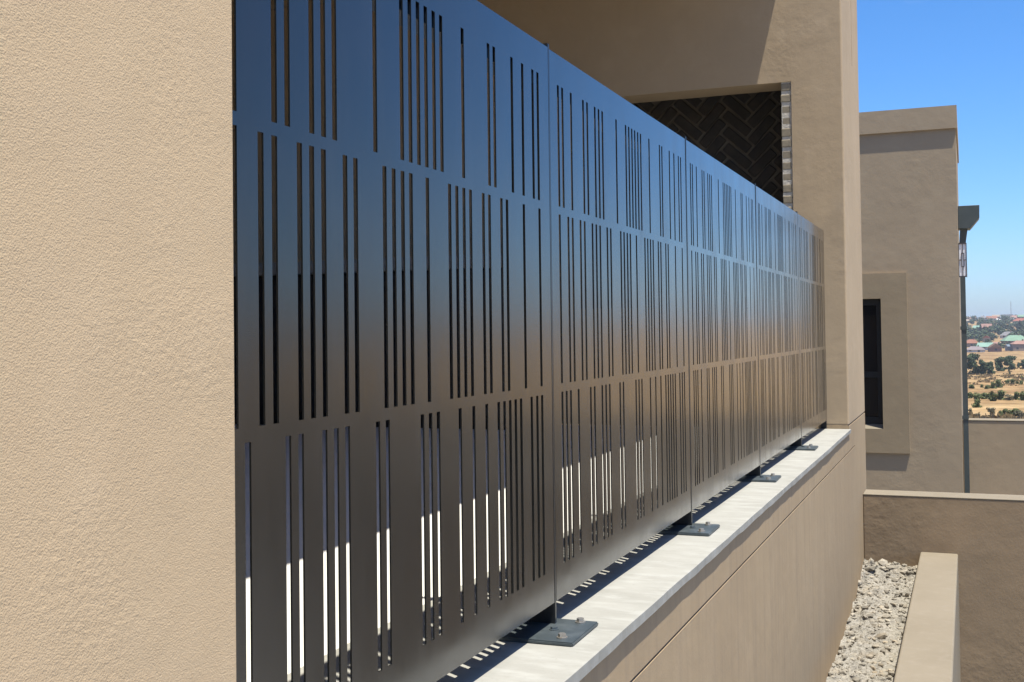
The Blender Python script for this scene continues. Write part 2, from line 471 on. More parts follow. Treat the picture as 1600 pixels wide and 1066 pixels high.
# grey brick ends lining the right jamb
z = 2.022
jb = []
b = MB().box(-0.2295, FX1 + 0.0, YE + 0.009, 7.0, FZ0, 2.03)
b.build('jamb_mortar', M['jamb_mortar'], house)
while z > FZ0 + 0.06:
    h = 0.0475 + rnd.uniform(-0.003, 0.003)
    x0 = -0.232 + rnd.uniform(-0.003, 0.002)
    ob = MB().box(x0, FX1 - 0.004, YE + 0.004 + rnd.uniform(0, 0.005), 6.995, z - h, z).build('brick', M['jamb_brick'], house, bevel=0.006)
    z -= 0.0662

# lower outer wall with its two grooves
b = MB()
b.box(-0.32, XW, -2.2, YB, -2.6, -0.130)
b.box(-0.32, XW - 0.007, -2.2, 7.20, -0.130, -0.123)
b.box(-0.32, XW, 7.20, YB, -0.130, -0.123)
b.box(-0.32, XW, -2.2, YB, -0.123, -0.024)
b.box(-0.32, XW, YE, YB, -0.024, 0.018)
b.box(-0.32, XW - 0.008, YE + 0.001, YB, 0.018, 0.0295)
b.build('balcony_wall', M['wall_render'], house)['label'] = 'tan outer wall with a fine horizontal groove below the coping'

# coping with a slightly ragged outer edge
b = MB()
ys = [-2.2 + i * 0.045 for i in range(int((YE + 2.2 + 0.0) / 0.045) + 1)] + [YE - 0.001]
top, bot, inn = [], [], []
for y in ys:
    e = 0.002 * (vnoise(y * 1.1, 3.3) - 0.5) + 0.001 * (vnoise(y * 9, 8.1) - 0.5)
    top.append((0.131 + e, y, -0.0005 + 0.0015 * (vnoise(y * 5, 1.2) - 0.5)))
    bot.append((0.131 + e + 0.0022 * (vnoise(y * 13, 5.5) - 0.5), y, -0.0175 - 0.0045 * vnoise(y * 11, 2.7)))
n0 = len(ys)
b.v = [(-0.33, y, 0.0) for y in ys] + [(0.127 + (t[0] - 0.131), t[1], t[2] + 0.0005) for t in top] + top + bot + [(0.10, y, -0.023) for y in ys]
for i in range(n0 - 1):
    for q in range(4):
        a = q * n0 + i
        b.f.append((a, a + n0, a + n0 + 1, a + 1))
b.f.append((0, n0, 2 * n0, 3 * n0, 4 * n0)[::-1])
b.f.append(tuple(q * n0 + n0 - 1 for q in range(5)))
b.build('coping', M['coping'], house, fix=False)['label'] = 'sunlit white cement coping under the screen'

MB().box(-5.6, -0.333, 0.3, YE, -0.15, -0.003).build('balcony_floor', M['floor'], house)
b = MB().box(-5.75, -5.6, 0.15, YE, 0.0, 3.3).box(-5.6, -0.32, 0.15, 0.30, 0.0, 3.3)
b.build('back_wall', M['plaster'], house)
MB().box(-5.75, -0.172, -2.2, YB, 2.86, 3.10).build('roof_slab', M['plaster'], house)
MB().box(-5.75, -0.32, 0.15, YE, -2.6, -0.152).build('house_base', M['plaster'], house)

# counter seen through the slots
ct = empty('kitchen_counter', (-3.6, 6.6, 0), 'dark built-in counter with pale stone top behind the slots of the screen', 'counter')
MB().box(-5.5, -1.75, 6.28, YE - 0.003, 0.965, 1.045).build('counter_top', M['counter_top'], ct, bevel=0.004)
for i in range(4):
    x0 = -5.45 + i * 0.915
    MB().box(x0, x0 + 0.905, 6.33, YE - 0.003, 0.09, 0.962).build('cabinet', M['cabinet'], ct, bevel=0.003)
MB().box(-5.45, -1.80, 6.39, YE - 0.003, -0.002, 0.088).build('plinth', M['cabinet'], ct)

# ------------------------------------------------------------------ slotted screen
Y0 = 2.1459
PW = 1.2
ROWS = [(0.115, 0.459, [.0591, .086, .113, .164, .2475, .276, .332, .361, .390, .474, .503, .614, .642, .670, .752, .807, .862, .916, .943, .970, .997, 1.024, 1.079, 1.109, 1.136]),
        (0.476, 0.818, [.058, .112, .140, .193, .2217, .277, .3055, .334, .389, .417, .500, .528, .556, .583, .639, .720, .748, .776, .803, .857, .884, .939, .966, 1.05, 1.134]),
        (0.834, 1.081, [.058, .0845, .140, .222, .2505, .3065, .335, .363, .474, .556, .5835, .611, .638, .666, .693, .776, .886, .912, .996, 1.05, 1.104, 1.132])]
SZ0, SZ1, TH, SW = 0.050, 1.1436, 0.0026, 0.0120

screen = empty('screen_fence', (0, Y0 + PW, 0), 'dark charcoal metal screen of barcode slotted panels standing on white coping', 'screen')

def panel_mesh(length):
    b = MB()
    y0, y1 = 0.0080, length
    def face(ya, yb, za, zb):
        b.quad((0, ya, za), (0, yb, za), (0, yb, zb), (0, ya, zb))
        b.quad((-TH, ya, za), (-TH, ya, zb), (-TH, yb, zb), (-TH, yb, za))
    zs = SZ0
    for (za, zb, cs) in ROWS:
        face(y0, y1, zs, za)
        prev = y0
        for c in cs:
            if c + SW / 2 > y1 - 0.01: break
            a, e = c - SW / 2, c + SW / 2
            face(prev, a, za, zb)
            b.quad((0, a, za), (0, a, zb), (-TH, a, zb), (-TH, a, za))
            b.quad((0, e, za), (-TH, e, za), (-TH, e, zb), (0, e, zb))
            b.quad((0, a, za), (-TH, a, za), (-TH, e, za), (0, e, za))
            b.quad((0, a, zb), (0, e, zb), (-TH, e, zb), (-TH, a, zb))
            prev = e
        face(prev, y1, za, zb)
        zs = zb
    face(y0, y1, zs, SZ1)
    b.quad((0, y0, SZ0), (0, y0, SZ1), (-TH, y0, SZ1), (-TH, y0, SZ0))
    b.quad((0, y1, SZ0), (-TH, y1, SZ0), (-TH, y1, SZ1), (0, y1, SZ1))
    b.quad((0, y0, SZ0), (-TH, y0, SZ0), (-TH, y1, SZ0), (0, y1, SZ0))
    b.quad((0, y0, SZ1), (0, y1, SZ1), (-TH, y1, SZ1), (-TH, y0, SZ1))
    b.box(-0.038, -TH, y0, y1, SZ0, SZ0 + TH)      # folded bottom return
    return b.mesh('panel', M['screen'])

full = panel_mesh(PW - 0.0080)
last = panel_mesh(YE - 0.012 - (Y0 + 3 * PW))
for t in range(-1, 4):
    o = link('panel', last if t == 3 else full, screen)
    o.location = (rnd.uniform(-0.0006, 0.0006), Y0 + t * PW, 0)
    o.rotation_euler = (0, rnd.uniform(-0.0012, 0.0012), rnd.uniform(-0.0005, 0.0005) if t < 3 else 0)

fin = MB().box(-0.100, 0.0006, -0.0050, 0.0050, 0.008, 1.153).mesh('post', M['post'])
plate = MB().box(-0.105, 0.076, -0.128, 0.039, 0.0, 0.008).mesh('base_plate', M['plate'])
hexb = MB().cyl((0, 0), 0.0105, 0.0105, 0.0, 0.0022, 16).cyl((0, 0), 0.0078, 0.0074, 0.0022, 0.0085, 6, 0.3).mesh('bolt', M['bolt'])
clip = MB().box(-0.018, -0.0035, -0.02, 0.02, -0.014, 0.014).mesh('clip', M['post'])
for me_, w in ((fin, 0.0012), (plate, 0.0022)):
    bm = bmesh.new(); bm.from_mesh(me_); bmesh.ops.recalc_face_normals(bm, faces=bm.faces)
    bmesh.ops.bevel(bm, geom=list(bm.edges), offset=w, segments=2, affect='EDGES'); bm.to_mesh(me_); bm.free()
for t in range(-1, 4):
    y = Y0 + t * PW
    p = bpy.data.objects.new('post', fin); COL.objects.link(p); p.parent = screen
    p.matrix_parent_inverse = Matrix.Translation((0, -(Y0 + PW), 0)); p.location = (0, y, 0); p.rotation_euler = (0, 0, rnd.uniform(-.025, .025))
    q = bpy.data.objects.new('base_plate', plate); COL.objects.link(q); q.parent = p
    for (bx, by) in ((0.046, -0.098), (0.044, 0.018), (-0.078, -0.098), (-0.078, 0.018)):
        s = bpy.data.objects.new('bolt', hexb); COL.objects.link(s); s.parent = p
        s.location = (bx + rnd.uniform(-.003, .003), by + rnd.uniform(-.004, .004), 0.0081); s.rotation_euler = (0, 0, rnd.uniform(0, 2))
    s = bpy.data.objects.new('weld', hexb.copy()); s.data.materials.clear(); s.data.materials.append(M['plate'])
    COL.objects.link(s); s.parent = p; s.location = (0.012, -0.045, 0.0081)
    s.scale = (0.9, 1.1, 0.6)
b = MB().box(-0.045, -0.0045, Y0 - PW + 0.006, YE - 0.002, 1.058, 1.098)
b.build('rail', M['post'], screen)
MB().box(-0.035, -0.004, YE - 0.008, YE - 0.0005, 0.0005, 1.120).build('end_bracket', M['post'], screen)

# ------------------------------------------------------------------ garden walls and rubble
w = empty('garden_wall', (1.6, 7.78, -2.4), 'low brown cross wall with pale top joining the house behind the rubble bed', 'wall')
MB().box(XW + 0.001, 4.6, 7.67, 7.885, -2.6, -0.486).build('wall_body', M['plaster_rough'], w, bevel=0.006)
MB().box(XW + 0.001, 4.6, 7.668, 7.887, -0.4855, -0.478).build('wall_top', M['plaster_pale'], w, bevel=0.003)
w = empty('planter_wall', (0.57, 4.5, -2.4), 'low pale planter wall holding the rubble, butting the brown cross wall', 'wall')
MB().box(0.460, 0.680, 0.6, 7.669, -2.6, -0.825).build('wall_body', M['plaster_pale'], w, bevel=0.010)

def bedz(x, y):
    z = -1.075 + (y - 5.4) * 0.045 + max(0, y - 7.2) * 0.14 + 0.03 * max(0, vnoise(x * 4 + 7, y * 3) - .5) + 0.045 * (vnoise(x * 9, y * 9) - 0.5) + 0.025 * (vnoise(x * 25, y * 25) - 0.5) + 0.016 * (vnoise(x * 62, y * 62) - 0.5) + 0.009 * (vnoise(x * 140, y * 140) - 0.5)
    return z
b = MB(); nx, ny = 44, 700
for j in range(ny + 1):
    for i in range(nx + 1):
        x, y = XW - 0.002 + (0.464 - XW) * i / nx, 1.5 + 6.172 * j / ny
        b.v.append((x, y, bedz(x, y)))
for j in range(ny):
    for i in range(nx):
        a = j * (nx + 1) + i
        b.f.append((a, a + 1, a + nx + 2, a + nx + 1))
o = b.build('rubble_bed', M['rubble_bed'], None, fix=False, smooth=False)
tag(o, 'pale stony soil between the house wall and the planter wall', kind='structure')
b = MB()
ico = bmesh.new(); bmesh.ops.create_icosphere(ico, subdivisions=1, radius=1.0)
iv = [v.co.copy() for v in ico.verts]; jf = [[v.index for v in f.verts] for f in ico.faces]; ico.free()
for k in range(2600):
    y = 7.66 - 3.3 * rnd.random() ** 1.15
    x = rnd.uniform(XW + 0.004, 0.456)
    s = 0.0020 + 0.019 * rnd.random() ** 5.0
    if k < 22: s = rnd.uniform(0.018, 0.034)
    if k < 12: y = rnd.uniform(7.5, 7.655)
    sc = Vector((s * rnd.uniform(.7, 1.5), s * rnd.uniform(.7, 1.5), s * rnd.uniform(.4, .9)))
    R = Matrix.Rotation(rnd.uniform(0, 6.28), 3, 'Z') @ Matrix.Rotation(rnd.uniform(-.5, .5), 3, 'X')
    n0 = len(b.v); c = Vector((x, y, bedz(x, y) + sc.z * 0.35))
    for vv in iv:
        q = Vector((vv.x * sc.x, vv.y * sc.y, vv.z * sc.z)) * rnd.uniform(0.72, 1.12)
        q = R @ q + c
        q.x = min(max(q.x, XW + 0.0005), 0.4595)
        b.v.append(tuple(q))
    b.f += [tuple(n0 + i for i in f) for f in jf]
o = b.build('gravel', M['stone'], None, fix=False)
tag(o, 'loose pale broken stones lying on the rubble bed', 'gravel', kind='stuff')

# ------------------------------------------------------------------ second building
YF = 10.525
wing = empty('neighbour_house', (0.2, 11.6, -2.4), 'flat roofed tan building behind the pier with framed dark window', 'house')
b = MB()
WX0, WX1, WZ0, WZ1 = -0.62, 0.063, -0.304, 0.832
b.box(-2.6, 0.700, YF + 0.15, 12.8, -2.6, 2.44)
b.box(WX1, 0.700, YF, YF + 0.15, -2.6, 2.44)
b.box(-2.6, WX0, YF, YF + 0.15, -2.6, 2.44)
b.box(WX0, WX1, YF, YF + 0.15, WZ1, 2.44)
b.box(WX0, WX1, YF, YF + 0.15, -2.6, WZ0)
b.build('wall', M['plaster_far'], wing, fix=False)
b = MB().box(-2.6, 0.712, YF - 0.024, YF, 2.275, 2.47).box(0.700, 0.712, YF, 12.8, 2.275, 2.47).box(-2.6, 0.70, YF, 12.8, 2.44, 2.47)
b.build('parapet_band', M['plaster_far'], wing)
b = MB()
SX0, SX1, SZa, SZb = -0.86, 0.280, -0.510, 1.052
b.box(SX0, SX1, YF - 0.022, YF - 0.0005, WZ1, SZb).box(SX0, SX1, YF - 0.022, YF - 0.0005, SZa, WZ0)
b.box(SX0, WX0, YF - 0.022, YF - 0.0005, WZ0, WZ1).box(WX1, SX1, YF - 0.022, YF - 0.0005, WZ0, WZ1)
b.build('window_surround', M['surround'], wing)['label'] = 'raised plaster surround of the dark window'
win = empty('window', (0, 0, 0), None, None); win.parent = wing; win.matrix_parent_inverse = Matrix.Translation((-0.2, -11.6, 2.4))
b = MB()
b.quad((WX0, YF - 0.021, WZ0 + 0.002), (WX1, YF - 0.021, WZ0 + 0.002), (WX1, YF + 0.105, WZ0 + 0.040), (WX0, YF + 0.105, WZ0 + 0.040))
b.build('sill', M['plaster_pale'], win, fix=False)
b = MB()
fy0, fy1, fz0 = YF + 0.085, YF + 0.14, WZ0 + 0.036
b.box(WX0, WX0 + 0.05, fy0, fy1, fz0, WZ1).box(WX1 - 0.045, WX1, fy0, fy1, fz0, WZ1)
b.box(WX0 + 0.05, WX1 - 0.045, fy0, fy1, WZ1 - 0.055, WZ1).box(WX0 + 0.05, WX1 - 0.045, fy0, fy1, fz0, fz0 + 0.06)
b.box(WX0 + 0.05, WX1 - 0.045, fy0 + 0.004, fy1, 0.14, 0.19)
b.build('frame', M['frame'], win)
for za, zb in ((fz0 + 0.06, 0.14), (0.19, WZ1 - 0.055)):
    MB().box(WX0 + 0.05, WX1 - 0.045, fy0 + 0.025, fy0 + 0.031, za, zb).build('pane', M['glass'], win)

# rain-water hopper and pipe on its side wall
g = empty('rain_pipe', (0.727, 11.1, -2.4), 'dark grey rain-water hopper and downpipe on the side wall of the tan building', 'downpipe')
b = MB().rot_prism([(0.7015, 0, 1.453), (0.7995, 0, 1.449), (0.879, 0, 1.546), (0.881, 0, 1.655), (0.7015, 0, 1.655)], ((0, 11.0, 0), (0, 11.24, 0)))
b.build('hopper', M['gutter'], g, bevel=0.003)
b = MB()
b.frus([(0.709, 11.06, 1.33), (0.762, 11.06, 1.33), (0.762, 11.12, 1.33), (0.709, 11.12, 1.33)], [(0.716, 11.05, 1.455), (0.780, 11.05, 1.455), (0.780, 11.13, 1.455), (0.716, 11.13, 1.455)])
b.box(0.709, 0.752, 11.06, 11.12, -2.45, 1.33)
b.build('pipe', M['gutter'], g)
for zz in (0.55, -0.25):
    MB().box(0.7015, 0.756, 11.055, 11.125, zz, zz + 0.03).build('pipe_clamp', M['gutter'], g)

ln = empty('wall_lantern', (0.735, 10.68, 1.0), 'white pane wall lantern with dark geometric lines on the corner of the tan building', 'lamp')
MB().box(0.7015, 0.764, 10.655, 10.745, 1.010, 1.296).build('pane', M['lamp_pane'], ln)
b = MB()
ya, yb_ = 10.648, 10.6545
def bar(x0, x1, z0, z1): b.box(x0, x1, ya, yb_, z0, z1)
bar(0.7012, 0.768, 1.290, 1.300); bar(0.7012, 0.768, 1.005, 1.015)
bar(0.7012, 0.7065, 1.015, 1.290); bar(0.762, 0.768, 1.015, 1.290)
bar(0.724, 0.729, 1.092, 1.214); bar(0.742, 0.747, 1.092, 1.214)
bar(0.729, 0.742, 1.208, 1.214); bar(0.729, 0.742, 1.092, 1.098)
bar(0.733, 0.738, 1.214, 1.290); bar(0.733, 0.738, 1.015, 1.092)
bar(0.7065, 0.724, 1.150, 1.156); bar(0.747, 0.762, 1.150, 1.156)
xa, xb = 0.7645, 0.768
for (y0_, y1_, z0_, z1_) in ((10.6545, 10.750, 1.290, 1.300), (10.6545, 10.750, 1.005, 1.015), (10.742, 10.750, 1.015, 1.290), (10.696, 10.702, 1.015, 1.290), (10.6545, 10.742, 1.150, 1.156)):
    b.box(xa, xb, y0_, y1_, z0_, z1_)
b.build('lamp_frame', M['lamp_frame'], ln)

w = empty('boundary_wall', (3.5, 11.3, -2.4), 'plastered boundary wall with lit top edge in front of the dry hillside', 'wall')
MB().box(0.7015, 7.5, 11.25, 11.45, -2.6, -0.276).build('wall_body', M['plaster_far'], w, bevel=0.006)
MB().box(0.7015, 7.5, 11.246, 11.454, -0.2755, -0.266).build('wall_top', M['plaster_pale'], w, bevel=0.003)

# ------------------------------------------------------------------ vegetation on the hillside
def leaf_mat(name, c1, c2):
    g = bpy.data.materials.new(name); g.use_nodes = True
    n, l = g.node_tree.nodes, g.node_tree.links
    b = n['Principled BSDF']; b.inputs['Roughness'].default_value = 0.7; b.inputs['Specular IOR Level'].default_value = 0.2
    geo = n.new('ShaderNodeNewGeometry')
    mx = n.new('ShaderNodeMix'); mx.data_type = 'RGBA'
    mx.inputs[6].default_value = (*c1, 1); mx.inputs[7].default_value = (*c2, 1)
    l.new(geo.outputs['Random Per Island'], mx.inputs[0])
    l.new(mx.outputs[2], b.inputs['Base Color'])
    return g
M['leaf_tree'] = leaf_mat('dark_tree_leaves', (0.030, 0.048, 0.022), (0.075, 0.098, 0.045))
M['leaf_bush'] = leaf_mat('olive_bush_leaves', (0.060, 0.078, 0.026), (0.135, 0.150, 0.060))
M['leaf_grey'] = leaf_mat('grey_bush_leaves', (0.095, 0.090, 0.055), (0.165, 0.150, 0.095))
M['leaf_cyp'] = leaf_mat('cypress_leaves', (0.024, 0.034, 0.022), (0.050, 0.062, 0.038))
M['bark'] = mat('bark', (0.09, 0.07, 0.05), 0.95)

def crown_mesh(name, mt, seed, n, shape, leaf):
    r = random.Random(seed)
    b = MB()
    lobes = []
    if shape == 'cypress':
        for i in range(9):
            t = i / 8
            lobes.append((Vector((r.uniform(-.03, .03), r.uniform(-.03, .03), 0.10 + 0.85 * t)), 0.19 * (1 - t) ** 0.7 + 0.03, 0.09))
    elif shape == 'bush':
        for i in range(14):
            a = r.uniform(0, 6.28); q = r.uniform(0, .36)
            lobes.append((Vector((q * math.cos(a), q * math.sin(a), r.uniform(.08, .68))), r.uniform(.16, .28), r.uniform(.16, .30)))
    else:
        for i in range(20):
            a = r.uniform(0, 6.28); zz = r.uniform(.02, .82); q = r.uniform(.03, .32) * (1.2 - .8 * abs(zz - .35))
            lobes.append((Vector((q * math.cos(a), q * math.sin(a), zz)), r.uniform(.15, .24), r.uniform(.11, .17)))
    for i in range(n):
        c, rr, rz = r.choice(lobes)
        d = Vector((r.gauss(0, 1), r.gauss(0, 1), r.gauss(0, 1))).normalized()
        k = r.uniform(0.45, 1.05)
        p = c + Vector((d.x * rr, d.y * rr, d.z * rz)) * k
        if p.z < 0.01: p.z = 0.01
        nrm = (d + Vector((r.uniform(-.7, .7), r.uniform(-.7, .7), r.uniform(-.3, .9)))).normalized()
        t1 = nrm.orthogonal().normalized(); t2 = nrm.cross(t1)
        a = r.uniform(0, 6.28); s = leaf * r.uniform(.6, 1.4)
        e1 = (t1 * math.cos(a) + t2 * math.sin(a)) * s; e2 = (t2 * math.cos(a) - t1 * math.sin(a)) * s * r.uniform(.5, .9)
        b.quad(p - e1 - e2 * .6, p + e1 * .7 - e2, p + e1 + e2 * .5, p - e1 * .5 + e2)
    return b.mesh(name, mt)

def trunk_mesh():
    b = MB(); n = 7
    rings = [(0, 0, -0.05, .035), (0.01, 0, .15, .026), (-.01, .01, .4, .018), (0.0, 0.0, .75, .008)]
    for x, y, z, r in rings:
        for i in range(n): b.v.append((x + r * math.cos(6.2832 * i / n), y + r * math.sin(6.2832 * i / n), z))
    for q in range(3):
        for i in range(n):
            j = (i + 1) % n
            b.f.append((q * n + i, q * n + j, (q + 1) * n + j, (q + 1) * n + i))
    for (a, z0, ln_) in ((0.4, .2, .3), (2.4, .28, .26), (4.4, .34, .28)):      # limbs
        k = len(b.v); dx, dy = math.cos(a), math.sin(a)
        for (s, zz, r) in ((0, z0, .014), (ln_, z0 + .25, .004)):
            for i in range(4):
                g = 1.5708 * i
                b.v.append((dx * s - dy * r * math.cos(g), dy * s + dx * r * math.cos(g), zz + r * math.sin(g)))
        for i in range(4):
            j = (i + 1) % 4
            b.f.append((k + i, k + j, k + 4 + j, k + 4 + i))
    return b.mesh('trunk', M['bark'])
TRUNK = trunk_mesh()
CROWN = {
    'tree': [crown_mesh('crown', M['leaf_tree'], s, 2300, 'tree', 0.046) for s in (1, 2, 3)],
    'bush': [crown_mesh('foliage', M['leaf_bush'], s, 1000, 'bush', 0.060) for s in (4, 5, 6)],
    'grey': [crown_mesh('foliage', M['leaf_grey'], s, 420, 'bush', 0.055) for s in (7, 8)],
    'cypress': [crown_mesh('crown', M['leaf_cyp'], s, 700, 'cypress', 0.035) for s in (9, 10)]}

def plant(kind, px0, px1, ptop, pbase, label, group, name=None):
    """a plant standing on the terrain where its foot is seen; width and height from its picture size"""
    g, d = ground_at((px0 + px1) / 2, pbase)
    wd, ht = (px1 - px0) * d / FPX, (pbase - ptop) * d / FPX
    nm = name or {'tree': 'tree', 'cypress': 'cypress_tree', 'bush': 'bush', 'grey': 'bush'}[kind]
    root = empty(nm, (g.x, g.y, tz(g.x, g.y) - 0.05 * ht), label, 'tree' if kind in ('tree', 'cypress') else 'bush', group, rz=rnd.uniform(0, 6.28))
    me = rnd.choice(CROWN[kind])
    sx = wd / (0.40 if kind == 'cypress' else 0.88)
    c = bpy.data.objects.new(me.name.split('.')[0], me); COL.objects.link(c); c.parent = root
    c.scale = (sx, sx, ht * 1.05)
    if kind in ('tree', 'cypress'):
        t = bpy.data.objects.new('trunk', TRUNK); COL.objects.link(t); t.parent = root; t.scale = (ht * .9, ht * .9, ht)
    else:
        t = bpy.data.objects.new('stem', TRUNK); COL.objects.link(t); t.parent = root; t.scale = (ht * .6, ht * .6, ht * .7)
    return root

GT = 'trees along the dry field'
for a in [(1512, 1532, 552, 585, 'tallest dark green tree of the field row, next to the downpipe'),
          (1529, 1542, 562, 585.5, 'dark green tree just right of the tallest tree in the field row'),
          (1540, 1553, 564, 586, 'loose green tree left of the gap in the field row'),
          (1555, 1570, 558, 580.5, 'dense dark tree right of the gap in the field row'),
          (1570, 1588, 556, 576.5, 'broad round dark tree in the field row, right of the gap'),
          (1589, 1594.5, 566, 575.5, 'small thin dark tree right of the broad round tree'),
          (1595, 1606, 561, 576, 'dark tree of the field row cut by the right picture edge'),
          (1575.5, 1579, 573, 585.5, 'small upright sapling below the broad round field tree')]:
    plant('tree', *a, GT)
GS = 'bushes on the dry slope'
for a in [(1513, 1523, 600, 607.5, 'small green bush next to the downpipe below the earth strip'),
          (1531, 1536.5, 600, 606, 'tiny green bush left of the long green bush pair'),
          (1537, 1547, 601, 608, 'low green bush left of the tall green bush'),
          (1546, 1557, 596, 607.5, 'green bush in the upper slope, left half of a pair'),
          (1554, 1566, 591.5, 606, 'taller green bush in the upper slope, right half of a pair'),
          (1570, 1578, 592, 600.5, 'green bush on the upper slope under the sapling'),
          (1577, 1586, 591, 599.5, 'green bush on the upper slope right of the sapling'),
          (1586.5, 1592, 595, 600.5, 'little round bush near the right edge of the upper slope'),
          (1592.5, 1600, 594, 601.5, 'round bush at the right edge of the upper slope'),
          (1594.5, 1599, 587, 593, 'smallest dark bush high at the right edge of the slope'),
          (1511, 1521, 612, 623, 'olive bush beside the downpipe on the middle slope'),
          (1519, 1530, 612, 625, 'olive bush second from the downpipe on the middle slope'),
          (1520, 1534, 622, 637, 'spreading olive bush below the pair beside the downpipe'),
          (1532, 1548, 613, 624, 'olive bush left part of the widest thicket on the slope'),
          (1543, 1558, 610, 627, 'tall olive bush in the middle of the widest thicket'),
          (1555, 1572, 608, 625, 'olive bush right part of the widest thicket on the slope'),
          (1582, 1594, 611, 625, 'dark olive bush near the right edge of the middle slope'),
          (1591, 1604, 610, 626, 'dark olive bush cut by the right picture edge')]:
    plant('bush', *a, GS)
for a in [(1571, 1584, 614, 626, 'grey dry bush right of the widest thicket'),
          (1542, 1557, 635, 650, 'grey brown bush low on the slope above the boundary wall'),
          (1513, 1521, 636, 651, 'grey bush low beside the downpipe above the wall'),
          (1523, 1533, 645, 653, 'small grey tuft low on the slope above the wall'),
          (1587, 1603, 640, 653, 'grey tuft by the right edge above the boundary wall')]:
    plant('grey', *a, GS)
for a in [(1560, 1568, 641, 652, 'small dark bush above the boundary wall'),
          (1566, 1577, 638, 650, 'dark bush above the boundary wall, left of the big round one'),
          (1577, 1593, 637, 651, 'big round dark bush just above the boundary wall')]:
    plant('bush', *a, GS)

# ------------------------------------------------------------------ town on the ridge
def flat(name, c, rough=0.85):
    c = tuple(x * 0.72 for x in c)
    return mat(name, c, rough, spec=0.15, noise=[(0.25, tuple(x * 0.8 for x in c), 0.4, 0.7, 0.7)])
RC = {'terracotta': flat('terracotta_roof', (0.36, 0.17, 0.11)), 'pink': flat('pink_roof', (0.40, 0.24, 0.19)), 'mint': flat('mint_roof', (0.30, 0.46, 0.37)),
      'green': flat('green_roof', (0.24, 0.37, 0.26)), 'grey': flat('grey_roof', (0.26, 0.25, 0.25)), 'mauve': flat('mauve_roof', (0.30, 0.25, 0.25)),
      'brown': flat('brown_roof', (0.22, 0.14, 0.10)), 'red': flat('red_roof', (0.38, 0.13, 0.09)), 'blue': flat('blue_grey_roof', (0.21, 0.25, 0.30)),
      'beige': flat('beige_roof', (0.42, 0.34, 0.26)), 'white': flat('white_roof', (0.68, 0.66, 0.62)), 'dark': flat('dark_roof', (0.11, 0.11, 0.115))}
WC = {'cream': flat('cream_wall', (0.52, 0.43, 0.30)), 'white': flat('white_wall', (0.66, 0.63, 0.58)), 'brick': flat('brick_wall', (0.30, 0.17, 0.13)),
      'tan': flat('tan_wall', (0.42, 0.32, 0.24)), 'grey': flat('grey_wall', (0.34, 0.33, 0.32))}
M['far_window'] = mat('far_window', (0.03, 0.033, 0.04), 0.2)

def far_house(px0, px1, ptop, peave, pbase, roof, wall, style, label, lit=3):
    g, d = ground_at((px0 + px1) / 2, pbase, 500)
    k = d / FPX
    W2, zr, ze = (px1 - px0) * k / 2, (pbase - ptop) * k, (pbase - peave) * k
    D2 = max(3.2, min(W2 * 0.7, 6.0))
    ze = max(ze, 1.6)
    zr = max(zr, ze + 0.8)
    root = empty('village_house', (g.x, g.y, tz(g.x, g.y)), label, 'house', 'houses of the town on the ridge', rz=rnd.uniform(-.25, .25))
    def lk(nm, mb, mt, par=None):
        me = mb.mesh(nm, mt); bm = bmesh.new(); bm.from_mesh(me); bmesh.ops.recalc_face_normals(bm, faces=bm.faces); bm.to_mesh(me); bm.free()
        o = bpy.data.objects.new(nm, me); COL.objects.link(o); o.parent = par or root; return o
    lk('wall', MB().box(-W2 * .93, W2 * .93, -D2, D2, -1.5, ze), WC[wall])
    b = MB(); ov = 0.5
    e = [(-W2, -D2 - ov), (W2, -D2 - ov), (W2, D2 + ov), (-W2, D2 + ov)]
    if style == 'gable_front':
        rr = [(0, -D2 - ov, zr), (0, D2 + ov, zr)]
        v = [(x, y, ze) for x, y in e] + rr
        b.v = v; b.f = [(0, 1, 4), (1, 2, 5, 4), (2, 3, 5), (3, 0, 4, 5), (3, 2, 1, 0)]
    else:
        q = W2 * (0.45 if style == 'hip' else 0.98)
        v = [(x, y, ze) for x, y in e] + [(-q, 0, zr), (q, 0, zr)]
        b.v = v; b.f = [(0, 1, 5, 4), (1, 2, 5), (2, 3, 4, 5), (3, 0, 4), (3, 2, 1, 0)]
    rf = lk('roof', b, RC[roof])
    n = max(1, int(W2 / 2.6))
    for i in range(n):
        x = -W2 * .9 + (i + .5) * W2 * 1.8 / n
        h0, h1 = (0.9, min(2.1, ze - .15)) if (i % 3 != 1 or n < 2) else (0.0, min(2.05, ze - .15))
        if h1 - h0 > 0.3:
            lk('window' if h0 else 'door', MB().box(x - .65, x + .65, -D2 - 0.04, -D2 + .02, h0, h1), M['far_window'])
    if style == 'hip' and W2 > 4:
        lk('chimney', MB().box(W2 * .25, W2 * .25 + .7, -.35, .35, ze, zr + .8), WC['brick'], rf)
    return root

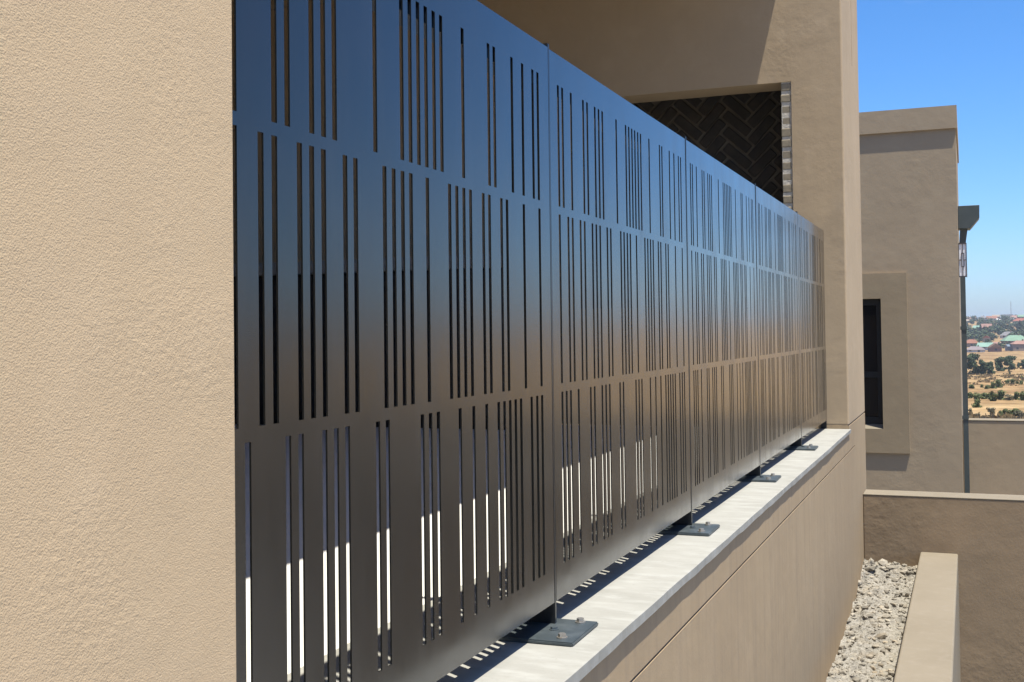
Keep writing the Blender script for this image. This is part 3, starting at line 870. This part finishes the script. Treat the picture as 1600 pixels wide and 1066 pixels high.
for a in [(1511, 1537, 542, 547, 551, 'mauve', 'white', 'hip', 'mauve roofed white house at the field edge beside the downpipe'),
          (1546, 1563, 537.5, 543.5, 550, 'brown', 'brick', 'gable_front', 'brown gabled brick house at the field edge'),
          (1573, 1589, 539, 542, 548, 'blue', 'grey', 'gable', 'blue grey low carport house at the field edge'),
          (1582, 1606, 533.5, 538.5, 548, 'pink', 'tan', 'hip', 'pink roofed house at the field edge by the right picture edge'),
          (1509, 1528, 531.5, 537, 542.5, 'terracotta', 'tan', 'hip', 'terracotta roofed house behind the mauve one beside the downpipe'),
          (1529, 1551, 536.5, 542.5, 547, 'mint', 'white', 'gable', 'mint green roofed house in the front row of the town'),
          (1553, 1564, 535.5, 539, 545, 'pink', 'tan', 'gable', 'small pink roofed house behind the brown gable'),
          (1568, 1604, 525, 533, 537.5, 'green', 'brick', 'hip', 'big green roofed house near the right picture edge'),
          (1536, 1547, 525.5, 528.5, 535, 'red', 'cream', 'gable_front', 'cream house with little red gable among the trees'),
          (1565, 1587, 519.5, 525, 529, 'grey', 'white', 'hip', 'grey hip roofed house above the green roof'),
          (1534, 1549, 507, 513.5, 517.5, 'pink', 'white', 'gable', 'pink roofed house with bright white wall below the ridge'),
          (1521, 1531, 509.5, 514, 518, 'mint', 'white', 'gable', 'pale green roofed cottage left below the ridge'),
          (1507, 1524, 496, 499, 501.5, 'pink', 'tan', 'gable', 'pinkish long house on the ridge at the downpipe'),
          (1505, 1517, 499.5, 502, 505, 'beige', 'brick', 'hip', 'beige roofed house low on the ridge at the downpipe'),
          (1531, 1540, 491.5, 495, 498, 'grey', 'white', 'hip', 'grey roofed house on the skyline left of the orange one'),
          (1542, 1557, 494.5, 498, 501, 'terracotta', 'white', 'gable', 'orange roofed house on the skyline'),
          (1551, 1562, 492.5, 495.5, 498, 'beige', 'brick', 'gable', 'beige roofed house on the skyline behind the orange one'),
          (1557, 1567, 498, 500, 502.5, 'white', 'grey', 'gable', 'white roofed shed below the skyline'),
          (1566, 1582, 492, 495.5, 498, 'dark', 'white', 'gable', 'dark roofed long house on the skyline beside the mast'),
          (1572, 1584, 498, 500.5, 503, 'grey', 'white', 'gable', 'grey roofed house below the dark roof near the mast'),
          (1581, 1601, 493.5, 497, 500, 'pink', 'tan', 'gable', 'pink roofed house on the skyline right of the mast'),
          (1584, 1606, 498, 502, 505, 'red', 'tan', 'hip', 'red roofed house below the skyline at the right edge'),
          (1591, 1606, 489.5, 492.5, 497, 'green', 'brick', 'gable', 'dark green roofed house on the skyline at the right edge')]:
    far_house(*a)

plant('cypress', 1528, 1536, 509, 526, 'dark pointed cypress left among the town houses', 'cypresses in the town')
plant('cypress', 1588.5, 1598, 504, 526, 'tall pointed cypress right among the town houses', 'cypresses in the town')

# the wood between the houses reads as one mass
def wood():
    b = MB(); r = random.Random(21)
    spots = []
    for k in range(150):
        px, py = r.uniform(1496, 1625), r.uniform(501, 535)
        spots.append((px, py))
    for k in range(26): spots.append((r.uniform(1500, 1620), r.uniform(496, 501)))
    for k in range(22): spots.append((r.uniform(1505, 1620), r.uniform(535, 546)))
    for px, py in spots:
        g, d = ground_at(px, py, 500)
        s = r.uniform(3.0, 6.5) * (0.7 if py > 535 or py < 501 else 1)
        lob = [(Vector((r.uniform(-.5, .5), r.uniform(-.5, .5), r.uniform(.35, 1.0))) * s, s * r.uniform(.3, .55)) for _ in range(5)]
        for i in range(110):
            c, rr = r.choice(lob)
            dd = Vector((r.gauss(0, 1), r.gauss(0, 1), r.gauss(0, 1))).normalized()
            p = Vector((g.x, g.y, tz(g.x, g.y))) + c + dd * rr * r.uniform(.6, 1.05)
            t1 = (dd + Vector((r.uniform(-.6, .6), r.uniform(-.6, .6), r.uniform(-.2, .8)))).normalized().orthogonal().normalized()
            t2 = t1.cross(dd).normalized(); q = s * r.uniform(.07, .15)
            b.quad(p - t1 * q - t2 * q * .6, p + t1 * q - t2 * q, p + t1 * q * .8 + t2 * q, p - t1 * q + t2 * q * .7)
    o = b.build('far_wood', M['leaf_tree'], None, fix=False)
    tag(o, 'dark green trees massed between the houses of the far town', 'trees', kind='stuff')
wood()

# tufts and stones of the dry field
def scrub():
    r = random.Random(5); b = MB()
    for k in range(4200):
        d = 128 * (4.6 ** r.random()); az = math.radians(r.uniform(-2.5, 9.0))
        x, y = d * math.sin(az), d * math.cos(az)
        if vnoise(x / 22, y / 22) * .6 + vnoise(x / 7, y / 7) * .4 < 0.53: continue
        s = r.uniform(.18, .55); z = tz(x, y)
        for i in range(7):
            a = r.uniform(0, 6.28); p = Vector((x + r.uniform(-s, s) * 1.5, y + r.uniform(-s, s) * 1.5, z - .05)); h = s * r.uniform(.5, 1.3)
            c, q = math.cos(a) * s * .6, math.sin(a) * s * .6
            b.quad(p + Vector((-c, -q, 0)), p + Vector((c, q, 0)), p + Vector((c * .7, q * .7, h)), p + Vector((-c * .5, -q * .5, h * .8)))
    o = b.build('dry_scrub', M['leaf_dry'], None, fix=False)
    tag(o, 'low dry tufts and scrub scattered over the golden slope', 'scrub', kind='stuff')
M['leaf_dry'] = leaf_mat('dry_tuft', (0.15, 0.115, 0.055), (0.30, 0.22, 0.12))
scrub()

# mast on the ridge
g, d = ground_at(1579.8, 497, 500)
mst = empty('radio_mast', (g.x, g.y, tz(g.x, g.y)), 'thin grey lattice mast standing above the skyline of the town', 'mast')
hm = 27 * d / FPX
mm = flat('mast_steel', (0.36, 0.37, 0.39))
b = MB()
for i in range(3):
    a = 2.094 * i; c, s = math.cos(a), math.sin(a)
    b.frus([(c * .75 - .16, s * .75 - .16, -1), (c * .75 + .16, s * .75 - .16, -1), (c * .75 + .16, s * .75 + .16, -1), (c * .75 - .16, s * .75 + .16, -1)],
           [(c * .3 - .12, s * .3 - .12, hm), (c * .3 + .12, s * .3 - .12, hm), (c * .3 + .12, s * .3 + .12, hm), (c * .3 - .12, s * .3 + .12, hm)])
me = b.mesh('mast_leg', mm); o = bpy.data.objects.new('mast_leg', me); COL.objects.link(o); o.parent = mst
b = MB()
k = 0.0
while k < hm:
    rr = .75 - .45 * k / hm
    b.cyl((0, 0), rr, rr * .98, k, k + .14, 3); k += 1.6
me = b.mesh('brace', mm); o = bpy.data.objects.new('brace', me); COL.objects.link(o); o.parent = mst

# ------------------------------------------------------------------ the air in front of the far town
hz = MB().box(-9600, 9600, -9600, 9600, -26, 46).build('haze', None)
hm_ = bpy.data.materials.new('haze_air'); hm_.use_nodes = True
hn = hm_.node_tree.nodes; hn.clear()
ho = hn.new('ShaderNodeOutputMaterial'); hv = hn.new('ShaderNodeVolumePrincipled')
hv.inputs['Color'].default_value = (0.80, 0.88, 1.0, 1); hv.inputs['Density'].default_value = 0.00016
hv.inputs['Anisotropy'].default_value = 0.2
hm_.node_tree.links.new(hv.outputs[0], ho.inputs['Volume'])
hz.data.materials.append(hm_)
tag(hz, 'thin summer haze lying over the valley and the far town', 'haze', kind='stuff')
